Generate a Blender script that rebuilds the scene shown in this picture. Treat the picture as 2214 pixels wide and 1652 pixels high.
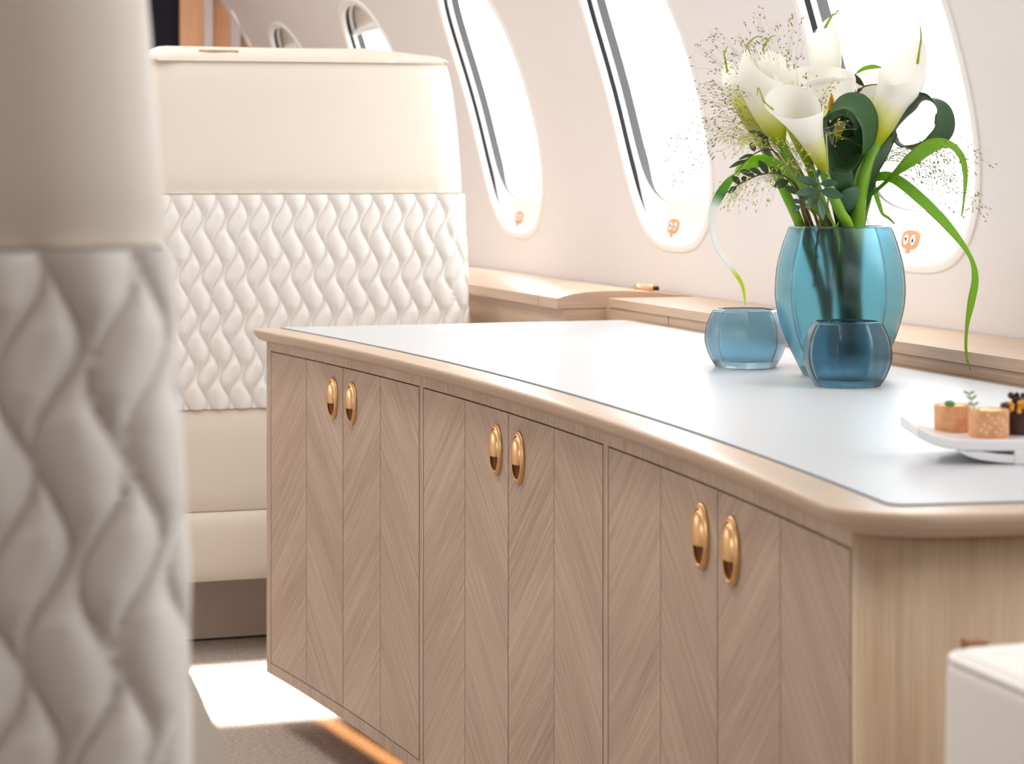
import bpy, math, random
from mathutils import Vector as V, Matrix
for o in list(bpy.data.objects): bpy.data.objects.remove(o)
sc = bpy.context.scene
COL = sc.collection
PI = math.pi

# ---------------------------------------------------------------- camera
H = 0.774                      # eye height over the carpet
F, CX, HOR = 4800.0, 1107.0, 380.0
TH = math.atan(1565.0 / 4800.0)
CT, ST = math.cos(TH), math.sin(TH)
RIGHT, FWD, UP = V((CT, -ST, 0)), V((ST, CT, 0)), V((0, 0, 1))
cd = bpy.data.cameras.new('camera'); cam = bpy.data.objects.new('camera', cd); COL.objects.link(cam)
cam.location = (0, 0, H); cam.rotation_euler = (PI / 2, 0, -TH)
cd.sensor_width = 36.0; cd.lens = F / 2214.0 * 36.0; cd.shift_y = (HOR - 826.0) / 2214.0
cd.clip_start = 0.05; cd.clip_end = 60
cd.dof.use_dof = True; cd.dof.focus_distance = 2.5; cd.dof.aperture_fstop = 10.5
sc.camera = cam

# ---------------------------------------------------------------- colour management, sky, lamps
sc.view_settings.view_transform = 'Standard'; sc.view_settings.look = 'None'
sc.view_settings.gamma = 1.0; sc.view_settings.use_curve_mapping = False
sc.view_settings.exposure = -0.34
sc.cycles.use_denoising = True
sc.cycles.max_bounces = 10; sc.cycles.diffuse_bounces = 5; sc.cycles.transmission_bounces = 10
sc.cycles.transparent_max_bounces = 12; sc.cycles.caustics_reflective = False; sc.cycles.caustics_refractive = False
SKY = 8.5
w = bpy.data.worlds.new('world'); sc.world = w; w.use_nodes = True
wn, wl = w.node_tree.nodes, w.node_tree.links
wn.clear()
wo = wn.new('ShaderNodeOutputWorld'); bg = wn.new('ShaderNodeBackground'); tc = wn.new('ShaderNodeTexCoord')
sp = wn.new('ShaderNodeSeparateXYZ'); mr = wn.new('ShaderNodeMapRange'); rp = wn.new('ShaderNodeValToRGB')
wl.new(tc.outputs['Generated'], sp.inputs[0]); wl.new(sp.outputs['Z'], mr.inputs['Value'])
mr.inputs['From Min'].default_value = -1; mr.inputs['From Max'].default_value = 1
wl.new(mr.outputs[0], rp.inputs[0])
e = rp.color_ramp.elements
e[0].position = 0.0; e[0].color = (0.55, 0.54, 0.52, 1); e[1].position = 1.0; e[1].color = (1, 1, 1, 1)
q = rp.color_ramp.elements.new(0.47); q.color = (0.6, 0.59, 0.58, 1)
q = rp.color_ramp.elements.new(0.53); q.color = (0.95, 0.98, 1.0, 1)
wl.new(rp.outputs[0], bg.inputs['Color']); bg.inputs['Strength'].default_value = SKY; wl.new(bg.outputs[0], wo.inputs[0])

def area(name, loc, sx, sy, energy, color, rot=(0, 0, 0), spread=PI, portal=False):
    l = bpy.data.lights.new(name, 'AREA'); l.shape = 'RECTANGLE'; l.size = sx; l.size_y = sy
    l.energy = energy; l.color = color; l.spread = spread
    if portal: l.cycles.is_portal = True
    o = bpy.data.objects.new(name, l); o.location = loc; o.rotation_euler = rot; COL.objects.link(o); return o
CEIL = H + 1.0
area('ceiling_fill', (0.28, 3.55, CEIL - 0.02), 0.3, 4.4, 34, (1.0, 0.98, 0.96))                      # unseen fill light added along the ceiling to brighten the cabin
area('sun_patch_fill', (0.23, 3.29, CEIL - 0.03), 0.46, 0.30, 16, (1, 0.99, 0.98), (0, math.radians(-13), 0), spread=math.radians(5))   # added narrow beam standing in for sun on the floor behind the credenza
area('ceiling_fill', (0.44, 0.66, CEIL - 0.02), 0.2, 0.5, 5.2, (1.0, 0.96, 0.92))                    # unseen fill added overhead to lift the ottoman and the credenza's near end

# cabin section: an arc (x from height h relative to the eye)
XC, R, ZC = 0.10, 1.25, -0.20
def wx(h): return XC + math.sqrt(max(0.0, R * R - (h - ZC) ** 2))
WY = [2.496 + 0.794 * k for k in range(-3, 5)]             # window centres along the cabin
WH, WA, WB, WN = 0.138, 0.19, 0.25, 2.8                    # centre height, half width, half height, roundness
for k, yc in enumerate(WY):
    for s in (1, -1):
        if s < 0 and k not in (1, 4, 5, 6): continue
        xx = wx(WH) + 0.075
        a = area('window_portal', (XC + s * (xx - XC), yc, H + WH), 0.5, 0.42, 1, (1, 1, 1), (0, s * (PI / 2 + 0.27), 0) if True else None, portal=True)

# ---------------------------------------------------------------- helpers
def lin(r, g, b):
    def f(c):
        c /= 255.0
        return c / 12.92 if c <= 0.04045 else ((c + 0.055) / 1.055) ** 2.4
    return (f(r), f(g), f(b), 1)

class MB:
    def __init__(s): s.v, s.f, s.u, s.m = [], [], [], []
    def face(s, pts, uvs=None, mat=0):
        b = len(s.v); s.v += [V(p) for p in pts]; s.f.append(list(range(b, b + len(pts)))); s.u.append(uvs or [(0, 0)] * len(pts)); s.m.append(mat)
    def grid(s, P, U=None, cu=False, cv=False, mat=0, flip=False):
        n, m = len(P), len(P[0]); b = len(s.v)
        for row in P: s.v += [V(p) for p in row]
        for i in range(n if cu else n - 1):
            for j in range(m if cv else m - 1):
                i2, j2 = (i + 1) % n, (j + 1) % m
                q = [(i, j), (i2, j), (i2, j2), (i, j2)]
                if flip: q.reverse()
                s.f.append([b + a * m + c for a, c in q]); s.m.append(mat)
                s.u.append([U[a][c] for a, c in q] if U else [(0, 0)] * 4)
    def box(s, x0, x1, y0, y1, z0, z1, mat=0):
        c = lambda x, y, z: V((x, y, z))
        for pts, ax in (([c(x0, y0, z0), c(x0, y1, z0), c(x1, y1, z0), c(x1, y0, z0)], 2), ([c(x0, y0, z1), c(x1, y0, z1), c(x1, y1, z1), c(x0, y1, z1)], 2),
                    ([c(x0, y0, z0), c(x1, y0, z0), c(x1, y0, z1), c(x0, y0, z1)], 1), ([c(x1, y1, z0), c(x0, y1, z0), c(x0, y1, z1), c(x1, y1, z1)], 1),
                    ([c(x0, y1, z0), c(x0, y0, z0), c(x0, y0, z1), c(x0, y1, z1)], 0), ([c(x1, y0, z0), c(x1, y1, z0), c(x1, y1, z1), c(x1, y0, z1)], 0)):
            uv = [(p.y, p.x) if ax == 2 else ((p.x, p.z) if ax == 1 else (p.y, p.z)) for p in pts]
            s.face(pts, uv, mat)
    def tube(s, pts, rad, n=8, mat=0, cap=True, up=None):
        pts = [V(p) for p in pts]
        if not isinstance(rad, (list, tuple)): rad = [rad] * len(pts)
        rows, uv = [], []; ref = None
        for i, p in enumerate(pts):
            t = (pts[min(i + 1, len(pts) - 1)] - pts[max(i - 1, 0)]).normalized()
            if ref is None: ref = t.orthogonal().normalized()
            ref = (ref - t * ref.dot(t)).normalized(); b2 = t.cross(ref)
            rows.append([p + (ref * math.cos(a) + b2 * math.sin(a)) * rad[i] for a in [2 * PI * k / n for k in range(n)]])
            uv.append([(k / n, i / (len(pts) - 1)) for k in range(n)])
        s.grid(rows, uv, cv=True, mat=mat)
        if cap: s.face(list(reversed(rows[0])), None, mat); s.face(rows[-1], None, mat)
    def lathe(s, prof, c, n=32, mat=0, sec=None):
        # prof: (radius, z) from outside bottom upward and back inside
        P = []
        for r, z in prof:
            P.append([V((c[0] + r * (sec(a) if sec else 1) * math.cos(a), c[1] + r * (sec(a) if sec else 1) * math.sin(a), c[2] + z)) for a in [2 * PI * k / n for k in range(n)]])
        s.grid(P, [[(k / n, i / len(prof)) for k in range(n)] for i in range(len(prof))], cv=True, mat=mat, flip=True)
    def xform(s, M): s.v = [M @ p for p in s.v]; return s

ORG = {}
def obj(name, mb, mats, parent=None, origin=None, smooth=True, bevel=None, subsurf=0, solid=None, merge=False, angle=40):
    me = bpy.data.meshes.new(name)
    org = V(ORG.get(parent.name, (0, 0, 0))) if parent else V(origin or (0, 0, 0))
    me.from_pydata([tuple(p - org) for p in mb.v], [], mb.f)
    if not isinstance(mats, (list, tuple)): mats = [mats]
    for m in mats: me.materials.append(m)
    uvl = me.uv_layers.new(name='UVMap'); k = 0
    for fi, f in enumerate(mb.f):
        for j in range(len(f)): uvl.data[k].uv = mb.u[fi][j]; k += 1
    for p, mi in zip(me.polygons, mb.m): p.material_index = mi; p.use_smooth = smooth
    o = bpy.data.objects.new(name, me); COL.objects.link(o)
    if parent: o.parent = parent
    else: o.location = org
    ORG[o.name] = tuple(org)
    if merge:
        import bmesh
        bm = bmesh.new(); bm.from_mesh(me); bmesh.ops.remove_doubles(bm, verts=bm.verts, dist=1e-5)
        bmesh.ops.recalc_face_normals(bm, faces=bm.faces); bm.to_mesh(me); bm.free()
    if smooth and angle < 179:
        try: me.set_sharp_from_angle(angle=math.radians(angle))
        except Exception: pass
    if bevel:
        b = o.modifiers.new('bevel', 'BEVEL'); b.width = bevel; b.segments = 3; b.limit_method = 'ANGLE'
    if solid:
        b = o.modifiers.new('solid', 'SOLIDIFY'); b.thickness = solid; b.offset = 0
    if subsurf:
        b = o.modifiers.new('sub', 'SUBSURF'); b.levels = subsurf; b.render_levels = subsurf
    return o
def empty(name, loc, rz=0):
    o = bpy.data.objects.new(name, None); COL.objects.link(o); o.location = loc; o.rotation_euler = (0, 0, rz); o.empty_display_size = 0.05
    ORG[o.name] = tuple(loc); return o
def tag(o, label, cat, group=None):
    o['label'] = label; o['category'] = cat
    if group: o['group'] = group
    return o
def struct(o): o['kind'] = 'structure'; return o
def copy_tree(o, parent=None):
    c = o.copy(); COL.objects.link(c)
    if parent: c.parent = parent
    for ch in list(o.children): copy_tree(ch, c)
    return c
def cr(pts, n=10):
    P = [V(p) if len(p) > 1 else V((p[0], 0, 0)) for p in pts]; out = []
    for i in range(len(P) - 1):
        a, b, c, d = P[max(i - 1, 0)], P[i], P[i + 1], P[min(i + 2, len(P) - 1)]
        for k in range(n):
            t = k / n
            out.append(0.5 * ((2 * b) + (c - a) * t + (2 * a - 5 * b + 4 * c - d) * t * t + (3 * b - a - 3 * c + d) * t ** 3))
    out.append(P[-1]); return out
def cam_pt(px, py, z):          # a point at depth z in front of the eye
    return V((0, 0, H)) + FWD * z + RIGHT * ((px - CX) / F * z) + UP * (-(py - HOR) / F * z)
def on_h(px, py, h): return cam_pt(px, py, F * -h / (py - HOR))

# ---------------------------------------------------------------- materials
def mat(name, col, rough=0.5, metal=0, spec=0.5, bump=None, bscale=200, coat=0, var=None, emis=None, trans=0, ior=1.45):
    m = bpy.data.materials.new(name); m.use_nodes = True; nt = m.node_tree; b = nt.nodes['Principled BSDF']
    b.inputs['Base Color'].default_value = col; b.inputs['Roughness'].default_value = rough; b.inputs['Metallic'].default_value = metal
    b.inputs['Specular IOR Level'].default_value = spec; b.inputs['Coat Weight'].default_value = coat
    b.inputs['Transmission Weight'].default_value = trans; b.inputs['IOR'].default_value = ior
    if emis: b.inputs['Emission Color'].default_value = emis[0]; b.inputs['Emission Strength'].default_value = emis[1]
    tcn = nt.nodes.new('ShaderNodeTexCoord')
    if bump:
        n = nt.nodes.new('ShaderNodeTexNoise'); n.inputs['Scale'].default_value = bscale; n.inputs['Detail'].default_value = 3
        nt.links.new(tcn.outputs['Object'], n.inputs['Vector'])
        bp = nt.nodes.new('ShaderNodeBump'); bp.inputs['Strength'].default_value = bump; bp.inputs['Distance'].default_value = 0.001
        nt.links.new(n.outputs[0], bp.inputs['Height']); nt.links.new(bp.outputs[0], b.inputs['Normal'])
    if var:
        n = nt.nodes.new('ShaderNodeTexNoise'); n.inputs['Scale'].default_value = var[1]; n.inputs['Detail'].default_value = 4
        nt.links.new(tcn.outputs['Object'], n.inputs['Vector'])
        r = nt.nodes.new('ShaderNodeValToRGB'); r.color_ramp.elements[0].color = col; r.color_ramp.elements[1].color = var[0]
        r.color_ramp.elements[0].position = 0.35; r.color_ramp.elements[1].position = 0.65
        nt.links.new(n.outputs[0], r.inputs[0]); nt.links.new(r.outputs[0], b.inputs['Base Color'])
    return m
def wood(name, c1, c2, mode, strip=1.0, ang=35, rough=0.42):
    m = bpy.data.materials.new(name); m.use_nodes = True; nt = m.node_tree; N, L = nt.nodes, nt.links; b = N['Principled BSDF']
    uv = N.new('ShaderNodeUVMap'); s = N.new('ShaderNodeSeparateXYZ'); L.new(uv.outputs[0], s.inputs[0])
    def mth(op, a, c=None):
        n = N.new('ShaderNodeMath'); n.operation = op
        for i, x in enumerate((a, c)):
            if x is None: continue
            if isinstance(x, (int, float)): n.inputs[i].default_value = x
            else: L.new(x, n.inputs[i])
        return n.outputs[0]
    u, v = s.outputs[0], s.outputs[1]; seam = None
    if mode == 'v': across, along, idx = u, v, 0.0
    elif mode == 'u': across, along, idx = v, u, 0.0
    else:                       # chevron strips: u counts strips from 0, v in metres
        idx = mth('FLOOR', u); par = mth('MODULO', idx, 2.0); sg = mth('SUBTRACT', 1.0, mth('MULTIPLY', par, 2.0))
        fr = mth('SUBTRACT', u, idx); ul = mth('MULTIPLY', mth('MULTIPLY', fr, strip), sg)
        a = math.radians(ang)
        along = mth('ADD', mth('MULTIPLY', ul, math.cos(a)), mth('MULTIPLY', v, math.sin(a)))
        across = mth('SUBTRACT', mth('MULTIPLY', v, math.cos(a)), mth('MULTIPLY', ul, math.sin(a)))
        ed = mth('MINIMUM', fr, mth('SUBTRACT', 1.0, fr)); seam = mth('LESS_THAN', ed, 0.0055)
    def noise(fa, fl, det, seed):
        c = N.new('ShaderNodeCombineXYZ'); L.new(mth('MULTIPLY', across, fa), c.inputs[0]); L.new(mth('MULTIPLY', along, fl), c.inputs[1])
        if isinstance(idx, float): c.inputs[2].default_value = seed
        else: L.new(mth('MULTIPLY', idx, 3.7 + seed), c.inputs[2])
        n = N.new('ShaderNodeTexNoise'); n.inputs['Scale'].default_value = 1; n.inputs['Detail'].default_value = det; n.inputs['Roughness'].default_value = 0.6
        L.new(c.outputs[0], n.inputs['Vector']); return n.outputs[0]
    fine, broad, tone = noise(820, 11, 3, 1.0), noise(150, 2.2, 3, 5.0), noise(16, 2.0, 1, 9.0)
    mixv = mth('ADD', mth('ADD', mth('MULTIPLY', fine, 0.5), mth('MULTIPLY', broad, 0.3)), mth('MULTIPLY', tone, 0.2))
    r = N.new('ShaderNodeValToRGB'); r.color_ramp.elements[0].color = c2; r.color_ramp.elements[1].color = c1
    r.color_ramp.elements[0].position = 0.36; r.color_ramp.elements[1].position = 0.62
    L.new(mixv, r.inputs[0]); out = r.outputs[0]
    if seam is not None:
        mx = N.new('ShaderNodeMix'); mx.data_type = 'RGBA'; L.new(seam, mx.inputs[0]); L.new(out, mx.inputs[6]); mx.inputs[7].default_value = lin(96, 68, 46); out = mx.outputs[2]
    L.new(out, b.inputs['Base Color']); b.inputs['Roughness'].default_value = rough; b.inputs['Specular IOR Level'].default_value = 0.4
    bp = N.new('ShaderNodeBump'); bp.inputs['Strength'].default_value = 0.15; bp.inputs['Distance'].default_value = 0.0006
    L.new(fine, bp.inputs['Height']); L.new(bp.outputs[0], b.inputs['Normal'])
    return m
OAK1, OAK2 = lin(208, 186, 166), lin(162, 138, 119)
M_oak_v = wood('oak_vertical', OAK1, OAK2, 'v'); M_oak_u = wood('oak_lengthwise', lin(216, 194, 172), lin(190, 165, 142), 'u', rough=0.3)
M_oak_lit = wood('oak_end_lit', lin(218, 194, 166), lin(184, 158, 130), 'v')  # lighter copy of the oak, the end panel's brighter light put into its colour
M_chev = wood('oak_chevron', OAK1, OAK2, 'chev', 0.1405, 42)
M_ledge = wood('oak_ledge', lin(222, 196, 172), lin(196, 168, 144), 'u', rough=0.33)
M_walnut = wood('brown_bulkhead', lin(168, 128, 96), lin(140, 102, 74), 'v')
M_orange = wood('cherry_panel', lin(240, 190, 150), lin(222, 164, 120), 'v')
M_leather = mat('cream_leather', lin(234, 225, 212), 0.42, bump=0.12, bscale=900)
M_wleather = mat('white_leather', lin(246, 244, 240), 0.42, bump=0.12, bscale=900)
M_quilt = mat('quilted_fabric', lin(241, 238, 233), 0.6, bump=0.25, bscale=1400)
M_base = mat('seat_base_beige', lin(205, 192, 180), 0.6)
M_wall = mat('pink_beige_panel', lin(237, 235, 235), 0.55)
M_white = mat('white_bezel', lin(250, 250, 249), 0.35)
M_ceil = mat('ceiling_white', lin(246, 241, 236), 0.7)
M_black = mat('black_seal', lin(12, 13, 18), 0.4, spec=0.2)
M_greyreveal = mat('grey_reveal', lin(84, 82, 84), 0.5, spec=0.15)
M_carpet = mat('taupe_carpet', lin(182, 168, 156), 0.95, bump=1.0, bscale=420, var=(lin(158, 144, 132), 160))
M_inset = mat('white_leather_top', lin(201, 204, 208), 0.36, bump=0.15, bscale=1100)
M_seam = mat('blue_grey_seam', lin(120, 128, 140), 0.6)
M_dark = mat('dark_gap', lin(40, 30, 24), 0.8)
M_brass = mat('brass', lin(232, 188, 136), 0.3, metal=1)
M_cupshade_pin = mat('cup_shade_and_dark_pin', lin(92, 52, 14), 0.4, metal=1)  # occlusion shade of the pull cups painted as darker metal; also the knob's dark pin
M_copper = mat('copper_plate', lin(226, 172, 126), 0.4)
M_btn = mat('button_white', lin(246, 246, 248), 0.3)
M_ink = mat('button_ink', lin(45, 42, 48), 0.5)
M_navy = mat('navy_curtain', lin(14, 14, 34), 0.8)
M_trim = mat('pale_trim', lin(222, 214, 214), 0.4)
M_porc = mat('white_porcelain', lin(240, 241, 243), 0.2)
M_pastry = mat('baked_pastry', lin(214, 150, 104), 0.7, bump=0.6, bscale=300, var=(lin(232, 178, 136), 120))
M_cream = mat('custard_cream', lin(246, 238, 190), 0.5, var=(lin(226, 224, 140), 120))
M_sugar = mat('sugar_pearl', lin(245, 225, 215), 0.5)
M_choc = mat('dark_chocolate', lin(66, 38, 36), 0.5, bump=0.8, bscale=250)
M_zest = mat('orange_crumb', lin(226, 160, 60), 0.6)
M_herb = mat('herb_green', lin(96, 140, 70), 0.5)
M_wax = mat('tan_strap', lin(150, 96, 56), 0.5)

def pane_mat():
    m = bpy.data.materials.new('window_glass'); m.use_nodes = True; nt = m.node_tree; nt.nodes.clear()
    o = nt.nodes.new('ShaderNodeOutputMaterial'); t = nt.nodes.new('ShaderNodeBsdfTransparent'); g = nt.nodes.new('ShaderNodeBsdfGlossy'); mx = nt.nodes.new('ShaderNodeMixShader')
    g.inputs['Roughness'].default_value = 0.02; mx.inputs[0].default_value = 0.06; t.inputs['Color'].default_value = (0.97, 0.98, 0.98, 1)
    nt.links.new(t.outputs[0], mx.inputs[1]); nt.links.new(g.outputs[0], mx.inputs[2]); nt.links.new(mx.outputs[0], o.inputs[0]); return m
M_pane = pane_mat()
def petal_mat(name, stops, tl=0.35, rough=0.45, stripes=None):
    m = bpy.data.materials.new(name); m.use_nodes = True; nt = m.node_tree; N, L = nt.nodes, nt.links; b = N['Principled BSDF']
    uv = N.new('ShaderNodeUVMap'); s = N.new('ShaderNodeSeparateXYZ'); L.new(uv.outputs[0], s.inputs[0])
    r = N.new('ShaderNodeValToRGB'); L.new(s.outputs[1], r.inputs[0])
    el = r.color_ramp.elements; el[0].position, el[0].color = stops[0]; el[1].position, el[1].color = stops[-1]
    for p, c in stops[1:-1]: q = el.new(p); q.color = c
    col = r.outputs[0]
    if stripes:
        wv = N.new('ShaderNodeMath'); wv.operation = 'MULTIPLY'; wv.inputs[1].default_value = stripes; L.new(s.outputs[0], wv.inputs[0])
        sn = N.new('ShaderNodeMath'); sn.operation = 'SINE'; L.new(wv.outputs[0], sn.inputs[0])
        bp = N.new('ShaderNodeBump'); bp.inputs['Strength'].default_value = 0.25; bp.inputs['Distance'].default_value = 0.0004; L.new(sn.outputs[0], bp.inputs['Height']); L.new(bp.outputs[0], b.inputs['Normal'])
    L.new(col, b.inputs['Base Color']); b.inputs['Roughness'].default_value = rough
    t = N.new('ShaderNodeBsdfTranslucent'); L.new(col, t.inputs['Color']); mx = N.new('ShaderNodeMixShader'); mx.inputs[0].default_value = tl
    L.new(b.outputs[0], mx.inputs[1]); L.new(t.outputs[0], mx.inputs[2]); L.new(mx.outputs[0], N['Material Output'].inputs[0]); return m
W = lin(250, 249, 244); YG = lin(206, 214, 60)
M_petal = petal_mat('calla_petal', [(0, lin(150, 180, 30)), (0.22, lin(208, 214, 40)), (0.38, lin(240, 240, 170)), (0.5, W), (1, W)], 0.48)
M_petal_g = petal_mat('calla_petal_green', [(0, lin(150, 176, 30)), (0.3, lin(196, 206, 60)), (0.5, lin(232, 232, 150)), (0.68, W), (1, W)], 0.5)
M_stem = petal_mat('calla_stem', [(0, lin(110, 170, 60)), (0.6, lin(140, 190, 40)), (1, lin(160, 200, 30))], 0.15, 0.35)
M_stem_d = petal_mat('dark_stem', [(0, lin(120, 150, 80)), (1, lin(90, 130, 50))], 0.1, 0.4)
M_tip = mat('lily_tip_green', lin(150, 170, 40), 0.5)
M_spadix = mat('spadix_orange', lin(250, 170, 20), 0.6, bump=0.6, bscale=900)
M_aspid = petal_mat('aspidistra_leaf', [(0, lin(40, 84, 40)), (0.5, lin(46, 92, 44)), (1, lin(38, 80, 40))], 0.15, 0.5, 60)
M_blade = petal_mat('blade_leaf', [(0, lin(124, 176, 60)), (0.5, lin(156, 208, 64)), (1, lin(166, 198, 76))], 0.6, 0.4, 40)
M_blade_b = petal_mat('variegated_blade', [(0, lin(140, 206, 50)), (0.38, lin(170, 226, 60)), (0.5, lin(120, 180, 110)), (0.56, lin(245, 248, 248)), (0.8, lin(245, 248, 245)), (0.86, lin(205, 230, 60)), (1, lin(225, 235, 90))], 0.6, 0.4, 40)
M_sprig = petal_mat('pistachio_leaf', [(0, lin(58, 92, 72)), (1, lin(74, 112, 88))], 0.1, 0.5)
M_sprig_d = petal_mat('dark_sprig_leaf', [(0, lin(48, 74, 44)), (1, lin(64, 92, 54))], 0.15, 0.5)
M_twig = mat('brown_twig', lin(122, 86, 64), 0.7)
M_grass = mat('grass_stalk', lin(186, 182, 120), 0.6)
M_seed = mat('grass_seed', lin(128, 112, 52), 0.6)
M_seed_y = mat('grass_seed_light', lin(200, 208, 84), 0.6)
def glass_mat(name, col, rough):
    m = bpy.data.materials.new(name); m.use_nodes = True; b = m.node_tree.nodes['Principled BSDF']
    b.inputs['Base Color'].default_value = col; b.inputs['Roughness'].default_value = rough; b.inputs['Transmission Weight'].default_value = 1.0; b.inputs['IOR'].default_value = 1.4
    return m
M_glass = glass_mat('teal_glass', (0.38, 0.73, 0.85, 1), 0.2)
M_glass_b = glass_mat('blue_grey_glass', (0.43, 0.64, 0.75, 1), 0.22)

# ---------------------------------------------------------------- setting
YN, YF = -1.0, 6.13
mb = MB(); mb.box(-1.15, 1.35, YN, YF + 0.4, -0.05, 0.0); struct(obj('floor', mb, M_carpet, smooth=False))
def super_pt(a, aa, bb):
    c, s = math.cos(a), math.sin(a)
    return math.copysign(abs(c) ** (2 / WN), c) * aa, math.copysign(abs(s) ** (2 / WN), s) * bb
def wall(name, side, wins):
    mb = MB(); X = lambda h: XC + side * (wx(h) - XC)
    P = lambda y, h: V((X(h), y, H + h))
    hb, ht = -0.20, 0.47
    ys = [YN] + [y for yc in wins for y in (yc - 0.397, yc + 0.397)] + [YF]
    def strip(y0, y1, h0, h1, ny=1, nh=10):
        mb.grid([[P(y0 + (y1 - y0) * i / ny, h0 + (h1 - h0) * j / nh) for j in range(nh + 1)] for i in range(ny + 1)], flip=side < 0)
    strip(YN, YF, -H, hb, 1, 10); strip(YN, YF, ht, 1.0, 1, 12)
    strip(YN, wins[0] - 0.397, hb, ht); strip(wins[-1] + 0.397, YF, hb, ht)
    for a_, b_ in zip(wins, wins[1:]):
        if b_ - a_ > 0.8: strip(a_ + 0.397, b_ - 0.397, hb, ht)
    ca = [math.atan2(b_, a_) % (2 * PI) for a_ in (0.397, -0.397) for b_ in (ht - WH, hb - WH)]
    AN = sorted([2 * PI * j / 96 for j in range(96) if min(abs(2 * PI * j / 96 - c_) for c_ in ca) > 0.02] + ca); n = len(AN)
    for yc in wins:
        rings = []
        for k in range(9):
            t = k / 8; ring = []
            for a in AN:
                cy, ch = super_pt(a, WA, WB)
                dy, dh = math.cos(a), math.sin(a)
                sc_ = min(0.397 / max(abs(dy), 1e-6), ((ht - WH) if dh > 0 else (WH - hb)) / max(abs(dh), 1e-6))
                ry, rh = dy * sc_, dh * sc_
                ring.append(P(yc + cy + (ry - cy) * t, WH + ch + (rh - ch) * t))
            rings.append(ring)
        mb.grid(rings, cv=True, flip=side > 0)
    o = obj(name, mb, M_wall, merge=True, angle=60); struct(o); return o
wall('wall_right', 1, WY); LW = [WY[1]] + WY[4:7]
wall('wall_left', -1, LW)
xt = wx(1.0)
mb = MB(); mb.box(2 * XC - xt, xt, YN, YF, CEIL, CEIL + 0.04); struct(obj('ceiling', mb, M_ceil, smooth=False))
mb = MB(); mb.box(-1.2, 1.4, YN - 0.05, YN, 0, CEIL); struct(obj('wall_back', mb, M_walnut, smooth=False))
mb = MB(); mb.box(1.0327, 1.4, YF, YF + 0.05, 0, CEIL); mb.box(-1.2, 0.42, YF, YF + 0.05, 0, CEIL); struct(obj('wall_far', mb, M_orange, smooth=False))
mb = MB(); mb.box(0.42, 1.0327, YF + 0.02, YF + 0.06, 0, CEIL); struct(obj('door_1', mb, M_navy, smooth=False))
for i, (x0, x1) in enumerate(((1.097, 1.1194), (1.1712, 1.1975))):
    mb = MB(); mb.box(x0, x1, YF - 0.02, YF, 0, CEIL - 0.3); struct(obj('trim_%d' % (i + 1), mb, M_trim, smooth=False, bevel=0.002))

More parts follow.
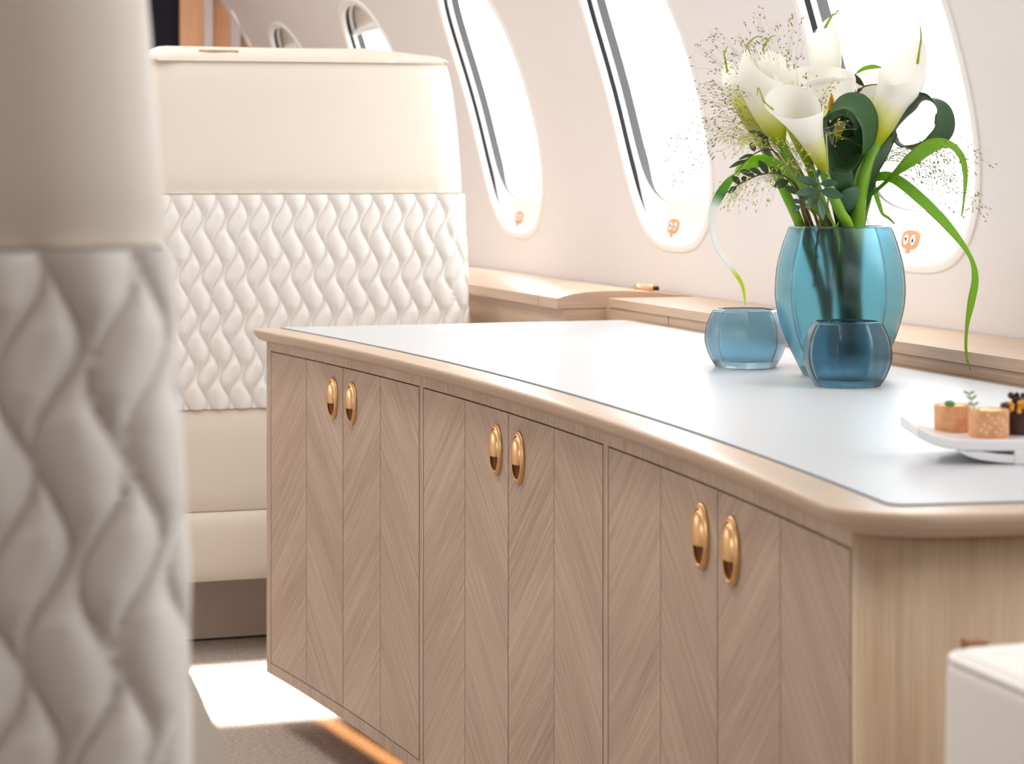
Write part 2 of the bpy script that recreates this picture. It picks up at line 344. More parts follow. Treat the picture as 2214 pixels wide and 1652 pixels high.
def window(i, yc, side):
    root = struct(empty('window_%d' % i, (XC + side * (wx(WH) - XC), yc, H + WH)))
    n = 96
    def ring(ins, d, d0=None):
        out = []
        for j in range(n):
            a = 2 * PI * j / n; s = math.sin(a)
            iv = ins[0] + ins[1] * max(0, -s) ** 1.5
            y, h = super_pt(a, WA - ins[0], WB - ins[0]); h += ins[1] * max(0, -s) ** 1.5
            hh = WH + h; nx = (wx(hh) - XC) / R; nz = (hh - ZC) / R
            dd = d
            if d0 is not None: q_ = max(0.0, min(1.0, (s + 0.9) / 0.5)); q_ = q_ * q_ * (3 - 2 * q_); dd = d0 + (d - d0) * q_
            x = XC + side * (wx(hh) - XC + nx * dd)
            out.append(V((x, yc + y, H + hh + nz * dd)))
        return out
    def ringmesh(name, prof, m, par=root):
        mb = MB(); mb.grid([ring(*p) for p in prof], [[(k / n, q) for k in range(n)] for q in range(len(prof))], cv=True, flip=side < 0)
        return obj(name, mb, m, par, angle=50)
    ringmesh('frame', [((-0.010, 0), 0.001), ((-0.009, 0), -0.0025), ((-0.004, 0), -0.004), ((0.002, 0), -0.003), ((0.005, 0.004), 0.001), ((0.006, 0.007), 0.006)], M_white)
    ringmesh('seal', [((0.006, 0.007), 0.006), ((0.0055, 0.007), 0.015, 0.006)], M_black)
    ringmesh('reveal', [((0.0055, 0.007), 0.015, 0.006), ((0.007, 0.03), 0.018, 0.016), ((0.008, 0.056), 0.022)], M_white)
    ringmesh('glass_edge', [((0.008, 0.056), 0.022), ((0.0085, 0.056), 0.038, 0.026)], M_greyreveal)
    mb = MB(); rg = ring((0.004, 0.052), 0.042); c = sum(rg, V()) / n
    rows = [[c + (p - c) * t for p in rg] for t in (0.001, 0.35, 0.7, 1.0)]; mb.grid(rows, cv=True); obj('pane', mb, M_pane, root)
    # shade control on the sill
    def sill(t):
        hh = WH - WB + 0.008 + 0.054 * t; nx = (wx(hh) - XC) / R; nz = (hh - ZC) / R; d = 0.008 + 0.015 * t
        return V((XC + side * (wx(hh) - XC + nx * d), yc + 0.030, H + hh + nz * d))
    a, b = sill(0.0), sill(1.0); upv = (b - a).normalized(); yv = V((0, 1, 0)); nv = (yv.cross(upv) * (1 if side > 0 else 1)).normalized()
    if nv.x * side > 0: nv = -nv
    c0 = a + (b - a) * 0.38 + nv * 0.0012
    if 3 <= i <= 6 and side > 0:
        mb = MB()
        def plate(cy, cu, hw, hh_, z0, z1, nn, m):
            lo, hi = [], []
            for k in range(nn):
                an = 2 * PI * k / nn; e2 = 2 / 3.0
                py = math.copysign(abs(math.cos(an)) ** e2, math.cos(an)) * hw; pu = math.copysign(abs(math.sin(an)) ** e2, math.sin(an)) * hh_
                if m == 9: py, pu = math.cos(an) * hw, math.sin(an) * hh_
                lo.append(c0 + yv * (cy + py) + upv * (cu + pu) + nv * z0); hi.append(c0 + yv * (cy + py) + upv * (cu + pu) + nv * z1)
            return lo, hi
        lo, hi = plate(0, 0, 0.0215, 0.0123, -0.004, 0.0015, 40, 0); mb.grid([lo, hi], cv=True); mb.face(hi)
        pl = obj('control_plate', mb, M_copper, root, angle=30); pl['label'] = 'copper shade control plate with two arrow buttons'
        for sgn in (-1, 1):
            mb = MB(); lo, hi = plate(sgn * 0.0092, 0, 0.0056, 0.0068, 0.0, 0.0024, 24, 9); mb.grid([lo, hi], cv=True); mb.face(hi)
            # the arrow: up on the nearer button, down on the farther one
            d = 1 if sgn < 0 else -1; cc = c0 + yv * (sgn * 0.0092) + nv * 0.0026
            mb.face([cc + yv * 0.0030 - upv * 0.0026 * d, cc + upv * 0.0030 * d, cc - yv * 0.0030 - upv * 0.0026 * d], None, 1)
            obj('button', mb, [M_btn, M_ink], pl, angle=30)
        mb = MB(); cc = c0 - upv * 0.0198 + nv * 0.001
        lo = [cc + yv * y + upv * u - nv * 0.003 for y, u in ((-0.0045, -0.0072), (0.0045, -0.0072), (0.0045, 0.0072), (-0.0045, 0.0072))]
        hi = [p + nv * 0.0050 for p in lo]; mb.grid([lo, hi], cv=True); mb.face(hi); obj('release_tab', mb, M_copper, root, smooth=False)
k = 0
for yc in WY: k += 1; window(k, yc, 1)
for yc in LW: k += 1; window(k, yc, -1)
# shade rails seen in the two far windows
for yc, nm in ((WY[6], 7), (WY[7], 8)):
    mb = MB(); x = wx(0.30) + 0.03
    hh = 0.345; xx = wx(hh) + 0.03
    mb.grid([[V((wx(h) + 0.030, yc + y, H + h)) for y in (-0.17, 0, 0.17)] for h in (0.335, 0.35, 0.37, 0.388)])
    par = bpy.data.objects['window_%d' % nm]
    obj('shade', mb, M_ceil, par, solid=0.002)
    mb = MB(); mb.box(xx - 0.008, xx - 0.001, yc - 0.16, yc + 0.16, H + 0.326, H + 0.338); obj('shade_rail', mb, M_white, par, smooth=False)

# ---------------------------------------------------------------- side ledge along the windows
XL = 1.197
root = tag(empty('side_ledge', (1.27, 2.0, 0)), 'oak ledge running along the wall under the windows beside the credenza', 'ledge')
Y0L, YS = 0.3, 3.195
mb = MB()
mb.box(XL, wx(-0.2) - 0.002, Y0L, YS, H - 0.2012, H - 0.188)
obj('top_board', mb, M_ledge, root, smooth=False, bevel=0.0015)
mb = MB(); mb.box(XL + 0.003, wx(-0.21) - 0.01, Y0L, 2.955, H - 0.235, H - 0.2022); obj('drawer_front', mb, M_ledge, root, smooth=False, bevel=0.001)
mb = MB(); mb.box(XL + 0.003, wx(-0.21) - 0.01, 2.958, YS + 0.02, H - 0.235, H - 0.2022); obj('drawer_front', mb, M_ledge, root, smooth=False, bevel=0.001)
mb = MB(); mb.box(XL + 0.015, 1.22, Y0L, YS + 0.02, 0.12, H - 0.236); obj('lower_panel', mb, M_oak_v, root, smooth=False)
prof = [(1.121, -0.2042), (1.121, -0.188), (1.130, -0.1855), (1.146, -0.182), (1.165, -0.1795), (1.19, -0.178), (1.23, -0.178), (1.28, -0.181), (1.32, -0.186), (1.345, -0.188), (1.345, -0.2042)]
def far_ledge(y0, y1):
    mb = MB(); A = [V((x, y0, H + h)) for x, h in prof]; B = [V((x, y1, H + h)) for x, h in prof]
    us = [(0, k * 0.03) for k in range(len(prof))]
    mb.grid([A, B], [[(y0, k * 0.03) for k in range(len(prof))], [(y1, k * 0.03) for k in range(len(prof))]], flip=True)
    mb.face(A, [(p.x, p.z) for p in A]); mb.face(list(reversed(B)), [(p.x, p.z) for p in reversed(B)])
    return mb
obj('armrest_board', far_ledge(3.213, 3.305), M_ledge, root, angle=50)
obj('armrest_lid', far_ledge(3.3085, 5.2), M_ledge, root, angle=50)
mb = MB(); mb.box(1.133, 1.204, 3.213, 5.2, 0.0, H - 0.2052); obj('side_panel', mb, M_ledge, root, smooth=False, bevel=0.004)
root = tag(empty('ledge_knob', (1.298, 3.31, H - 0.188)), 'small brass and wood knob lying on the oak ledge against the wall', 'knob')
def cyl_x(x0, x1, y, z, r0, r1=None, n=24):
    mb = MB(); mb.tube([V((x0, y, z)), V((x0 + (x1 - x0) * .5, y, z)), V((x1, y, z))], [r0, r0, r1 or r0], n); return mb
zz = H - 0.188 + 0.0077
obj('cap', cyl_x(1.287, 1.292, 3.31, zz, 0.0076), M_brass, root, angle=30); obj('wood_barrel', cyl_x(1.292, 1.309, 3.31, zz, 0.0074), M_orange, root, angle=30)
obj('collar', cyl_x(1.309, 1.314, 3.31, zz, 0.0072), M_brass, root, angle=30); obj('pin', cyl_x(1.314, 1.326, 3.31, zz, 0.0035), M_cupshade_pin, root, angle=30)

# ---------------------------------------------------------------- credenza
def fx(y): d = y - 2.2; return 0.711 - 0.0146 * d - 0.0751 * d * d
YFAR, YNEAR = 3.078, 1.275
HB = -0.698
root = tag(empty('credenza', (0.92, 2.2, HB + H)), 'long oak sideboard with chevron veneer doors and brass pulls below the window wall', 'credenza')
def slab(y0, y1, h0, h1, o0, o1, n=14, uvf=None, m=0, mb=None):
    mb = mb or MB(); ys = [y0 + (y1 - y0) * i / n for i in range(n + 1)]
    uvf = uvf or (lambda y, h: (y, h))
    A = lambda o, h: [V((fx(y) + o, y, H + h)) for y in ys]
    U = lambda h: [uvf(y, h) for y in ys]
    a0, a1, b1, b0 = A(o0, h0), A(o0, h1), A(o1, h1), A(o1, h0)
    fl = y1 < y0
    mb.grid([a0, a1], [U(h0), U(h1)], flip=not fl, mat=m); mb.grid([a1, b1], [U(h1), U(h1)], flip=not fl, mat=m)
    mb.grid([b1, b0], [U(h1), U(h0)], flip=not fl, mat=m); mb.grid([b0, a0], [U(h0), U(h0)], flip=not fl, mat=m)
    for i in (0, n):
        q = [a0[i], a1[i], b1[i], b0[i]]; uu = [uvf(p.y, p.z - H) for p in q]
        if (i == 0) != fl: q.reverse(); uu.reverse()
        mb.face(q, uu, m)
    return mb
def body_outline(off, rn, rf, yfar, ynear, npts=40, xw=XL):
    """plan outline, from the wall round the far corner, along the bowed front, round the near corner, back to the wall"""
    pts = []
    sl = -0.14                                     # the near end runs slightly skew
    nearf = lambda x: ynear + sl * (x - 0.70)
    pts.append(V((xw, yfar, 0)))
    cxr, cyr = fx(yfar - rf) + off + rf, yfar - rf
    for k in range(7): a = PI / 2 + (PI / 2) * k / 6; pts.append(V((cxr + rf * math.cos(a), cyr + rf * math.sin(a), 0)))
    y1 = nearf(fx(ynear + rn) + off + rn) + rn
    for k in range(1, npts): y = cyr + (y1 - cyr) * k / npts; pts.append(V((fx(y) + off, y, 0)))
    cx2 = fx(y1) + off + rn
    a_end = 1.5 * PI + math.atan(sl) 
    for k in range(13): a = PI + (a_end - PI) * k / 12; pts.append(V((cx2 + rn * math.cos(a), y1 + rn * math.sin(a), 0)))
    ye = nearf(xw); pts.append(V((xw, ye, 0)))
    return pts
def extr(pts, h0, h1, mb, mat=0, caps=True):
    L = [0.0]
    for a, b in zip(pts, pts[1:]): L.append(L[-1] + (b - a).length)
    A = [p + V((0, 0, H + h0)) for p in pts]; B = [p + V((0, 0, H + h1)) for p in pts]
    mb.grid([A, B], [[(l, h0) for l in L], [(l, h1) for l in L]], cv=False, mat=mat)
    mb.face([A[-1], A[0], B[0], B[-1]], None, mat)
    if caps: mb.face(B, [(p.y, p.x) for p in B], mat); mb.face(list(reversed(A)), [(p.y, p.x) for p in reversed(A)], mat)
DT, DB = -0.2470, -0.6818
pairs = [(3.060, 2.497), (2.481, 1.906), (1.890, 1.322)]
# carcass core set back behind the doors, then the frame members flush with them
mb = MB(); pts = body_outline(0.020, 0.03, 0.004, YFAR - 0.018, YNEAR + 0.019); extr(pts, HB + 0.002, -0.2345, mb); obj('carcass', mb, M_dark, root, angle=30)
mb = MB(); slab(YFAR, 1.3205, DT + 0.0016, -0.2340, 0, 0.019, 40, mb=mb); obj('top_rail', mb, M_oak_v, root, angle=30)
mb = MB(); slab(YFAR, 1.3205, HB, DB - 0.0014, 0, 0.019, 40, mb=mb); obj('bottom_rail', mb, M_oak_v, root, angle=30)
for y0, y1 in ((YFAR, pairs[0][0] + 0.0014), (pairs[0][1] - 0.0014, pairs[1][0] + 0.0014), (pairs[1][1] - 0.0014, pairs[2][0] + 0.0014)):
    obj('stile', slab(y0, y1, DB - 0.0014, DT + 0.0016, 0, 0.019, 2), M_oak_v, root, angle=30)
# rounded near corner and end panel in one bent sheet
pts = body_outline(0.0, 0.045, 0.004, YFAR, YNEAR)
i0 = min(range(len(pts)), key=lambda i: abs(pts[i].y - 1.3205) + (0 if i > 12 else 9))
sheet = [V((fx(1.3205), 1.3205, 0))] + [p for p in pts[i0:] if p.y < 1.3195]
mb = MB(); L = [0.0]
for a, b in zip(sheet, sheet[1:]): L.append(L[-1] + (b - a).length)
mb.grid([[p + V((0, 0, H + HB)) for p in sheet], [p + V((0, 0, H - 0.2340)) for p in sheet]], [[(l, HB) for l in L], [(l, -0.234) for l in L]])
o = obj('end_panel', mb, M_oak_lit, root, angle=179); sm = o.modifiers.new('solid', 'SOLIDIFY'); sm.thickness = 0.012; sm.offset = 1
mb = MB(); mb.box(fx(YFAR) + 0.019, XL, YFAR - 0.017, YFAR, H + HB, H - 0.234); obj('far_end_panel', mb, M_oak_v, root, smooth=False)

def handle(c, ydir, nrm):
    """oval cup pull: flange, half-dome cover, cup with its shade put into the colour"""
    mb = MB(); n = 40
    def ov(a, b, z, dz=0.0): return [c + ydir * (a * math.cos(2 * PI * k / n)) + UP * (b * math.sin(2 * PI * k / n) + dz) + nrm * z for k in range(n)]
    rings = [ov(0.0180, 0.0275, 0.0002), ov(0.0180, 0.0275, 0.0012), ov(0.0176, 0.0270, 0.0022), ov(0.0166, 0.0256, 0.0034), ov(0.0154, 0.0238, 0.0042), ov(0.0147, 0.0227, 0.0043), ov(0.0144, 0.0222, 0.0038)]
    mb.grid(rings, cv=True)
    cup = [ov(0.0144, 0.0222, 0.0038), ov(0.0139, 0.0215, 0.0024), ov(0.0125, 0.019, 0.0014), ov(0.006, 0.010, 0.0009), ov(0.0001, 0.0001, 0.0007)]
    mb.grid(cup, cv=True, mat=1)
    # cover: upper part of a domed oval, open below
    rows = []
    zc = -0.0060
    for i in range(15):
        z = zc + (0.0213 - zc) * math.sin(PI / 2 * i / 14)
        wv = 0.0136 * math.sqrt(max(0, 1 - (z / 0.0214) ** 2)); row = []
        for k in range(17):
            t = -1 + 2 * k / 16; rr = 1 - t * t; zz_ = max(0.0, 1 - (z / 0.0214) ** 2)
            row.append(c + ydir * (wv * t) + UP * z + nrm * (0.0030 + 0.0058 * math.sqrt(max(0, rr)) * math.sqrt(zz_)))
        rows.append(row)
    mb.grid(rows)
    rows2 = [[p - nrm * 0.0010 for p in r_] for r_ in rows]; mb.grid(rows2, flip=True)
    mb.grid([rows[0], rows2[0]], flip=True)
    return mb
for pi_, (ya, yb) in enumerate(pairs):
    mid = (ya + yb) / 2; sw = abs(ya - yb) / 4
    for s in (0, 1):
        y0, y1 = (ya, mid + 0.0007) if s == 0 else (mid - 0.0007, yb)
        uvf = (lambda y, h, y0=ya, sw=sw, k=pi_: ((y0 - y) / sw + 4 * k, h))
        d = obj('door', slab(y0, y1, DB, DT, 0, 0.0185, 14, uvf), M_chev, root, angle=30)
        yc = mid + (0.036 if s == 0 else -0.036); ht = -0.2888
        tan = V((fx(yc - 0.01) - fx(yc + 0.01), -0.02, 0)).normalized(); nrm = V((tan.y, -tan.x, 0))
        if nrm.x > 0: nrm = -nrm
        hd = obj('handle', handle(V((fx(yc), yc, H + ht)), tan, nrm), [M_brass, M_cupshade_pin], d, angle=50); hd['label'] = 'oval brass cup pull'
# legs hidden under the body carry it off the floor
for y in (1.5, 2.9):
    mb = MB(); mb.box(0.95, 1.15, y - 0.08, y + 0.08, 0, H + HB + 0.002); obj('foot', mb, M_dark, root, smooth=False)

# worktop: oak board with a bullnose, white leather inset
root = tag(empty('countertop', (0.92, 2.2, H - 0.234)), 'white leather topped counter board with rounded oak edge on the credenza', 'countertop')
mb = MB(); rows = []; U = []
for off, h in ((0.03, -0.2339), (0.002, -0.2339), (-0.006, -0.2326), (-0.0125, -0.2296), (-0.0168, -0.2252), (-0.0193, -0.2205), (-0.0200, -0.2176), (-0.0196, -0.2161), (-0.0185, -0.2153), (-0.0175, -0.2151), (0.0, -0.2151), (0.03, -0.2151)):
    p = body_outline(off, max(0.012, 0.045 - off), max(0.004, 0.006 - off * 0.4), YFAR - off * 0.5, YNEAR + off, 60)
    L = [0.0]
    for a, b in zip(p, p[1:]): L.append(L[-1] + (b - a).length)
    rows.append([q_ + V((0, 0, H + h)) for q_ in p]); U.append([(l, off * 1.5 + h * 3) for l in L])
mb.grid(rows, U, flip=True)
mb.face(rows[-1], [(p.y, p.x) for p in rows[-1]]); mb.face(list(reversed(rows[0])), [(p.y, p.x) for p in reversed(rows[0])])
obj('board', mb, M_oak_u, root, angle=40)
for nm, off, h, m in (('seam', 0.0185, -0.2142, M_seam), ('inset', 0.020, -0.2138, M_inset)):
    p = body_outline(off, 0.012, 0.003, YFAR + 0.001 - (off - 0.0185), YNEAR + 0.018 + off - 0.0185, 60, XL - 0.017 - (off - 0.0185))
    mb = MB(); extr(p, -0.2151, h, mb); obj(nm, mb, m, root, angle=30)
# under-cabinet LED strip
mb = MB(); ys = [3.076 - 0.12 * i for i in range(13)]
mb.grid([[V((fx(y) + 0.082, y, H + HB - 0.001)) for y in ys], [V((fx(y) + 0.090, y, H + HB - 0.001)) for y in ys]])
mb.grid([[V((fx(y) + 0.082, y, H + HB - 0.004)) for y in ys], [V((fx(y) + 0.090, y, H + HB - 0.004)) for y in ys]], flip=True)
M_led = mat('warm_led', lin(255, 190, 110), 0.5, emis=(lin(255, 160, 70), 1.5))
tag(obj('light_strip', mb, M_led, origin=(fx(2.2) + 0.086, 2.2, H + HB - 0.004), smooth=False), 'thin warm light strip glowing under the base of the credenza', 'light strip')

for i in range(4):
    ya_, yb_ = 3.10 - 0.37 * i, 2.73 - 0.37 * i; ym = (ya_ + yb_) / 2
    area('strip_lamp', (fx(ym) + 0.086, ym, H + HB - 0.006), 0.010, 0.37, 0.09, (1, 0.50, 0.20), (0, 0, -math.atan2(fx(ya_) - fx(yb_), 0.36)), spread=math.radians(36))
# ---------------------------------------------------------------- seats
PQ, VQ = 0.0368, 0.0815
def quilt_h(x, z):
    ph = 2 * PI * z / VQ
    def line(k, fam): return (k + (0.43 if fam else 0.0)) * PQ + 0.235 * PQ * math.cos(ph + (2 * PI * 0.325 if fam else 0)) + 0.045 * z
    xs = x / PQ; k0 = int(math.floor(xs)); L = sorted([line(k, f) for k in range(k0 - 2, k0 + 4) for f in (0, 1)])
    for a, b in zip(L, L[1:]):
        if a <= x < b:
            t = (x - a) / (b - a); g = (b - a) / (PQ * 0.5)
            return (math.sin(PI * t) ** 0.7) * (0.35 + 0.65 * min(1.3, g))
    return 0
SH = lambda h: h + H
def half_w(z):     # half width of the back against height
    pts = [(0.0, 0.292), (0.30, 0.292), (0.61, 0.290), (0.74, 0.283), (0.85, 0.274), (0.92, 0.265), (0.962, 0.256), (0.99, 0.248)]
    for (a, b), (c, d) in zip(pts, pts[1:]):
        if a <= z <= c: return b + (d - b) * (z - a) / (c - a)
    return pts[-1][1]
def back_panel(z0, z1, nx, nz, depth=0.10, bulge=0.006, rim=0.0015, quilt=0.0, er=0.062, na=14, ins=0):
    """a wrapped panel of the back shell: face towards -y, edges rounding to +y"""
    mb = MB(); P = []; U = []
    for i in range(nz + 1):
        tz = i / nz; z = z0 + (z1 - z0) * tz; row = []; ur = []
        edge = min(tz, 1 - tz) * (z1 - z0); puff = bulge * (1 - math.exp(-edge / 0.012)); hw = half_w(z) - ins
        cols = [(-hw, depth)] + [(-hw, depth * 0.6)]
        xs = [-hw + er * (1 - math.cos(a)) for a in [PI / 2 * k / na for k in range(na + 1)]]
        ysd = [er * 0.8 * (1 - math.sin(a)) for a in [PI / 2 * k / na for k in range(na + 1)]]
        cols += list(zip(xs, ysd))
        n = nx; inner = hw - er
        cols += [(-inner + 2 * inner * k / n, 0.0) for k in range(1, n)]
        cols += [(-x, y) for x, y in reversed(list(zip(xs, ysd)))] + [(hw, depth * 0.6), (hw, depth)]
        for x, y in cols:
            q = quilt * quilt_h(x, z) * min(1.0, max(0.0, (depth * 0.45 - y) / 0.02)) if quilt else 0
            row.append(V((x, y - puff - q + rim, z))); ur.append((x, z))
        P.append(row); U.append(ur)
    mb.grid(P, U)
    # returns at the top and bottom edges so the panel reads as upholstery, not a sheet
    for row, up in ((P[0], 0), (P[-1], 1)):
        mb.grid([row, [p + V((0, 0.02, 0.0)) for p in row]], flip=bool(up))
    return mb
def make_seat():
    r = empty('passenger_seat', (0, 0, 0))
    # upper leather panel with the rounded top
    mb = back_panel(SH(-0.0285), 0.958, 14, 16, bulge=0.005)
    obj('upper_panel', mb, M_leather, r, angle=179)
    # top roll
    mb = MB(); P = []
    for k in range(13):
        a = PI * k / 12 * 0.62
        zt = 0.9595 + 0.0235 * math.sin(a); row = []
        for j in range(41):
            t = -1 + 2 * j / 40; hw = half_w(0.958) - 0.001
            x = hw * t; e_ = max(0.0, (abs(t) - 0.86) / 0.14); rnd = math.sqrt(max(0.0, 1 - e_ * e_))
            y = 0.030 - 0.033 * math.cos(a) * 1.0 + (1 - rnd) * 0.03
            crown = -0.016 * max(0, t - 0.45) / 0.55
            row.append(V((x, y, 0.9595 + (zt - 0.9595) * max(rnd, 0.12) + crown * math.sin(a) * rnd + 0.004 * max(0, t))))
        P.append(row)
    mb.grid(P, flip=False); o = obj('top_roll', mb, M_leather, r, angle=179)
    # headrest showing above the roll
    mb = MB(); P = []
    for i in range(17):
        a = -PI / 2 + PI * i / 16
        P.append([V((-0.03 + 0.185 * math.copysign(abs(math.sin(b)) ** 0.5, math.sin(b)) * math.cos(a) ** 0.25, 0.075 + 0.045 * math.cos(a) * math.copysign(abs(math.cos(b)) ** 0.7, math.cos(b)), 0.925 + 0.0605 * math.sin(a))) for b in [2 * PI * j / 40 for j in range(40)]])
    mb.grid(P, cv=True); obj('headrest', mb, M_leather, r, angle=179)
    mb = MB(); mb.tube([V((-0.170 + 0.008 * k, 0.004 + 0.001 * math.cos(k), 0.9745)) for k in range(9)], 0.0022, 8); obj('coat_hook', mb, M_brass, r)
    mb = MB(); mb.tube([V((-half_w(0.958) + 0.02 + (2 * half_w(0.958) - 0.04) * k / 20, -0.0035, 0.9585 + 0.00012 * k)) for k in range(21)], 0.0012, 6); obj('top_piping', mb, M_leather, r)
    # quilted panel
    mb = back_panel(SH(-0.375), SH(-0.0305), 330, 250, bulge=0.001, quilt=0.0064, er=0.045, na=24)
    obj('quilted_panel', mb, M_quilt, r, angle=179)
    obj('lower_panel', back_panel(SH(-0.539), SH(-0.377), 12, 14, bulge=0.004), M_leather, r, angle=179)
    obj('bottom_band', back_panel(SH(-0.6515), SH(-0.541), 12, 14, bulge=0.008), M_leather, r, angle=179)
    mb = MB(); mb.box(-0.27, 0.27, 0.012, 0.62, SH(-0.648), 0.88); obj('back_core', mb, M_leather, r, smooth=False) if False else None
    # core of the backrest behind the panels, a thick wedge
    mb = back_panel(SH(-0.645), 0.962, 6, 24, bulge=0, rim=0.006, ins=0.005)
    mb.grid([[p + V((0, 0.0, 0)) for p in (V((-half_w(0.962) + .005, .106, .962)), V((half_w(0.962) - .005, .106, .962)))], [V((-half_w(0.2) + .005, .106, SH(-0.645))), V((half_w(0.2) - .005, .106, SH(-0.645)))]])
    obj('backrest', mb, M_leather, r, angle=60)
    mb = MB(); mb.box(-0.225, 0.225, 0.12, 0.56, 0.125, 0.44); obj('seat_cushion', mb, M_leather, r, smooth=False, bevel=0.03)
    for s in (-1, 1):
        mb = MB(); P = []
        for z, hw in ((0.125, 0.312), (0.40, 0.320), (0.47, 0.321), (0.505, 0.318), (0.525, 0.312), (0.545, 0.304), (0.560, 0.297), (0.575, 0.290), (0.58, 0.270), (0.58, 0.235), (0.125, 0.235)):
            P.append([V((s * hw, 0.06 + 0.02 * (1 if z > 0.5 else 1), z)), V((s * hw, 0.3, z)), V((s * hw, 0.54, z))])
        mb.grid(P, cu=True, flip=s < 0); mb.face([p[0] for p in P]); mb.face([p[2] for p in reversed(P)])
        obj('armrest', mb, M_leather, r, angle=60)
    mb = MB(); mb.box(-0.245, 0.245, 0.13, 0.5, 0.004, 0.125); obj('plinth', mb, M_base, r, smooth=False, bevel=0.008)
    mb = MB(); mb.box(-0.24, 0.24, 0.136, 0.49, 0.0, 0.004); obj('floor_track', mb, M_black, r, smooth=False)
    return r
seat = make_seat()
tag(seat, 'cream leather seat with quilted back standing behind the far end of the credenza', 'seat', 'cream cabin seats')
seat.location = (0.7965, 3.54, 0.0)
s2 = copy_tree(seat); s2.location = (-0.129, 0.90, 0); s2['label'] = 'large cream seat back with quilted lower panel in the left foreground'

# ottoman / bench seat by the near end of the credenza
root = tag(empty('ottoman', (0.88, 0.86, 0)), 'white leather ottoman with piped edge in front of the near end of the credenza', 'ottoman')
def rbox(x0, x1, y0, y1, z0, z1, r, top=0.012, dome=0.006, n=10):
    mb = MB(); rows = []
    def ol(ins, z):
        pts = []; rr = max(0.003, r - ins)
        for cx_, cy_, a0 in ((x1 - r, y1 - r, 0), (x0 + r, y1 - r, PI / 2), (x0 + r, y0 + r, PI), (x1 - r, y0 + r, 1.5 * PI)):
            for k in range(n + 1): a = a0 + PI / 2 * k / n; pts.append(V((cx_ + rr * math.cos(a), cy_ + rr * math.sin(a), z)))
        return pts
    rows = [ol(0.01, z0), ol(0.0, z0 + 0.01), ol(-0.003, (z0 + z1) / 2), ol(0, z1 - top)]
    for k in range(1, 6): a = PI / 2 * k / 5; rows.append(ol(top * (1 - math.cos(a)), z1 - top + top * math.sin(a)))
    c = V(((x0 + x1) / 2, (y0 + y1) / 2, z1 + dome))
    last = rows[-1]
    for t in (0.85, 0.6, 0.3, 0.02): rows.append([c + (p - c) * t + V((0, 0, (c.z - p.z) * (1 - t) ** 0.5 * 0)) for p in last])
    mb.grid(rows, cv=True); mb.face(list(reversed(rows[0]))); return mb, ol
zt = H - 0.262
mb, ol = rbox(0.606, 1.14, 0.50, 1.105, 0.09, zt, 0.024); obj('cushion', mb, M_wleather, root, angle=60)
mb = MB(); pp = ol(0.0025, zt - 0.0045); mb.tube(pp + pp[:1], 0.0022, 6, cap=False); obj('piping', mb, M_wleather, root, angle=179)
mb, _ = rbox(0.66, 1.11, 0.54, 1.07, 0.0, 0.09, 0.04); obj('base', mb, M_base, root, angle=60)
mb = MB(); mb.box(0.627, 0.638, 1.098, 1.109, zt - 0.018, zt + 0.0015); obj('strap', mb, M_wax, root, smooth=False, bevel=0.004)

# ---------------------------------------------------------------- vase and votives
TOP = H - 0.2138
def sec8(mix, ph):
    def f(a):
        d = ((a - ph) % (PI / 4)) - PI / 8
        return (1 - mix) + mix * math.cos(PI / 8) / math.cos(d) * 1.02
    return f
VC = cam_pt(1816, 380, 2.375); VC.z = TOP
def pot(prof_out, wall_t, base_t, c, sec, n=128):
    out = cr([(r, z, 0) for r, z in prof_out], 8)
    inn = [(max(0.003, p.x - wall_t), max(p.y, base_t)) for p in out if p.y > base_t * 0.6]
    prof = [(0.0005, 0.001)] + [(out[0].x * 0.5, 0.001)] + [(p.x, p.y) for p in out] + [(out[-1].x - wall_t * 0.5, out[-1].y + 0.0008)] + [q_ for q_ in reversed(inn)] + [(inn[0][0] * 0.5, base_t), (0.0005, base_t)]
    mb = MB(); mb.lathe(prof, c, n, sec=sec); return mb
vase = tag(obj('vase', pot([(0.0385, 0.0), (0.0475, 0.018), (0.0600, 0.046), (0.0680, 0.080), (0.0672, 0.112), (0.0610, 0.139), (0.0535, 0.1595)], 0.0045, 0.010, VC, sec8(0.75, 0.30)), M_glass, origin=VC, angle=179),
    'tall teal faceted glass vase holding the white lilies', 'vase')
c1 = cam_pt(1832, 380, 2.262); c1.z = TOP
tag(obj('tealight_holder', pot([(0.0330, 0.0), (0.0405, 0.012), (0.0455, 0.029), (0.0438, 0.047), (0.0375, 0.0615), (0.0350, 0.0650)], 0.0042, 0.008, c1, sec8(0.8, 0.12)), M_glass_b, origin=c1, angle=179),
    'low blue glass bowl standing in front of the tall vase', 'bowl', 'low blue glass bowls')
c2 = cam_pt(1612, 380, 2.485); c2.z = TOP
tag(obj('tealight_holder', pot([(0.0330, 0.0), (0.0400, 0.012), (0.0452, 0.029), (0.0436, 0.047), (0.0380, 0.0605), (0.0356, 0.0640)], 0.0042, 0.008, c2, sec8(0.8, 0.45)), M_glass_b, origin=c2, angle=179),
    'low blue glass bowl to the left of and behind the tall vase', 'bowl', 'low blue glass bowls')

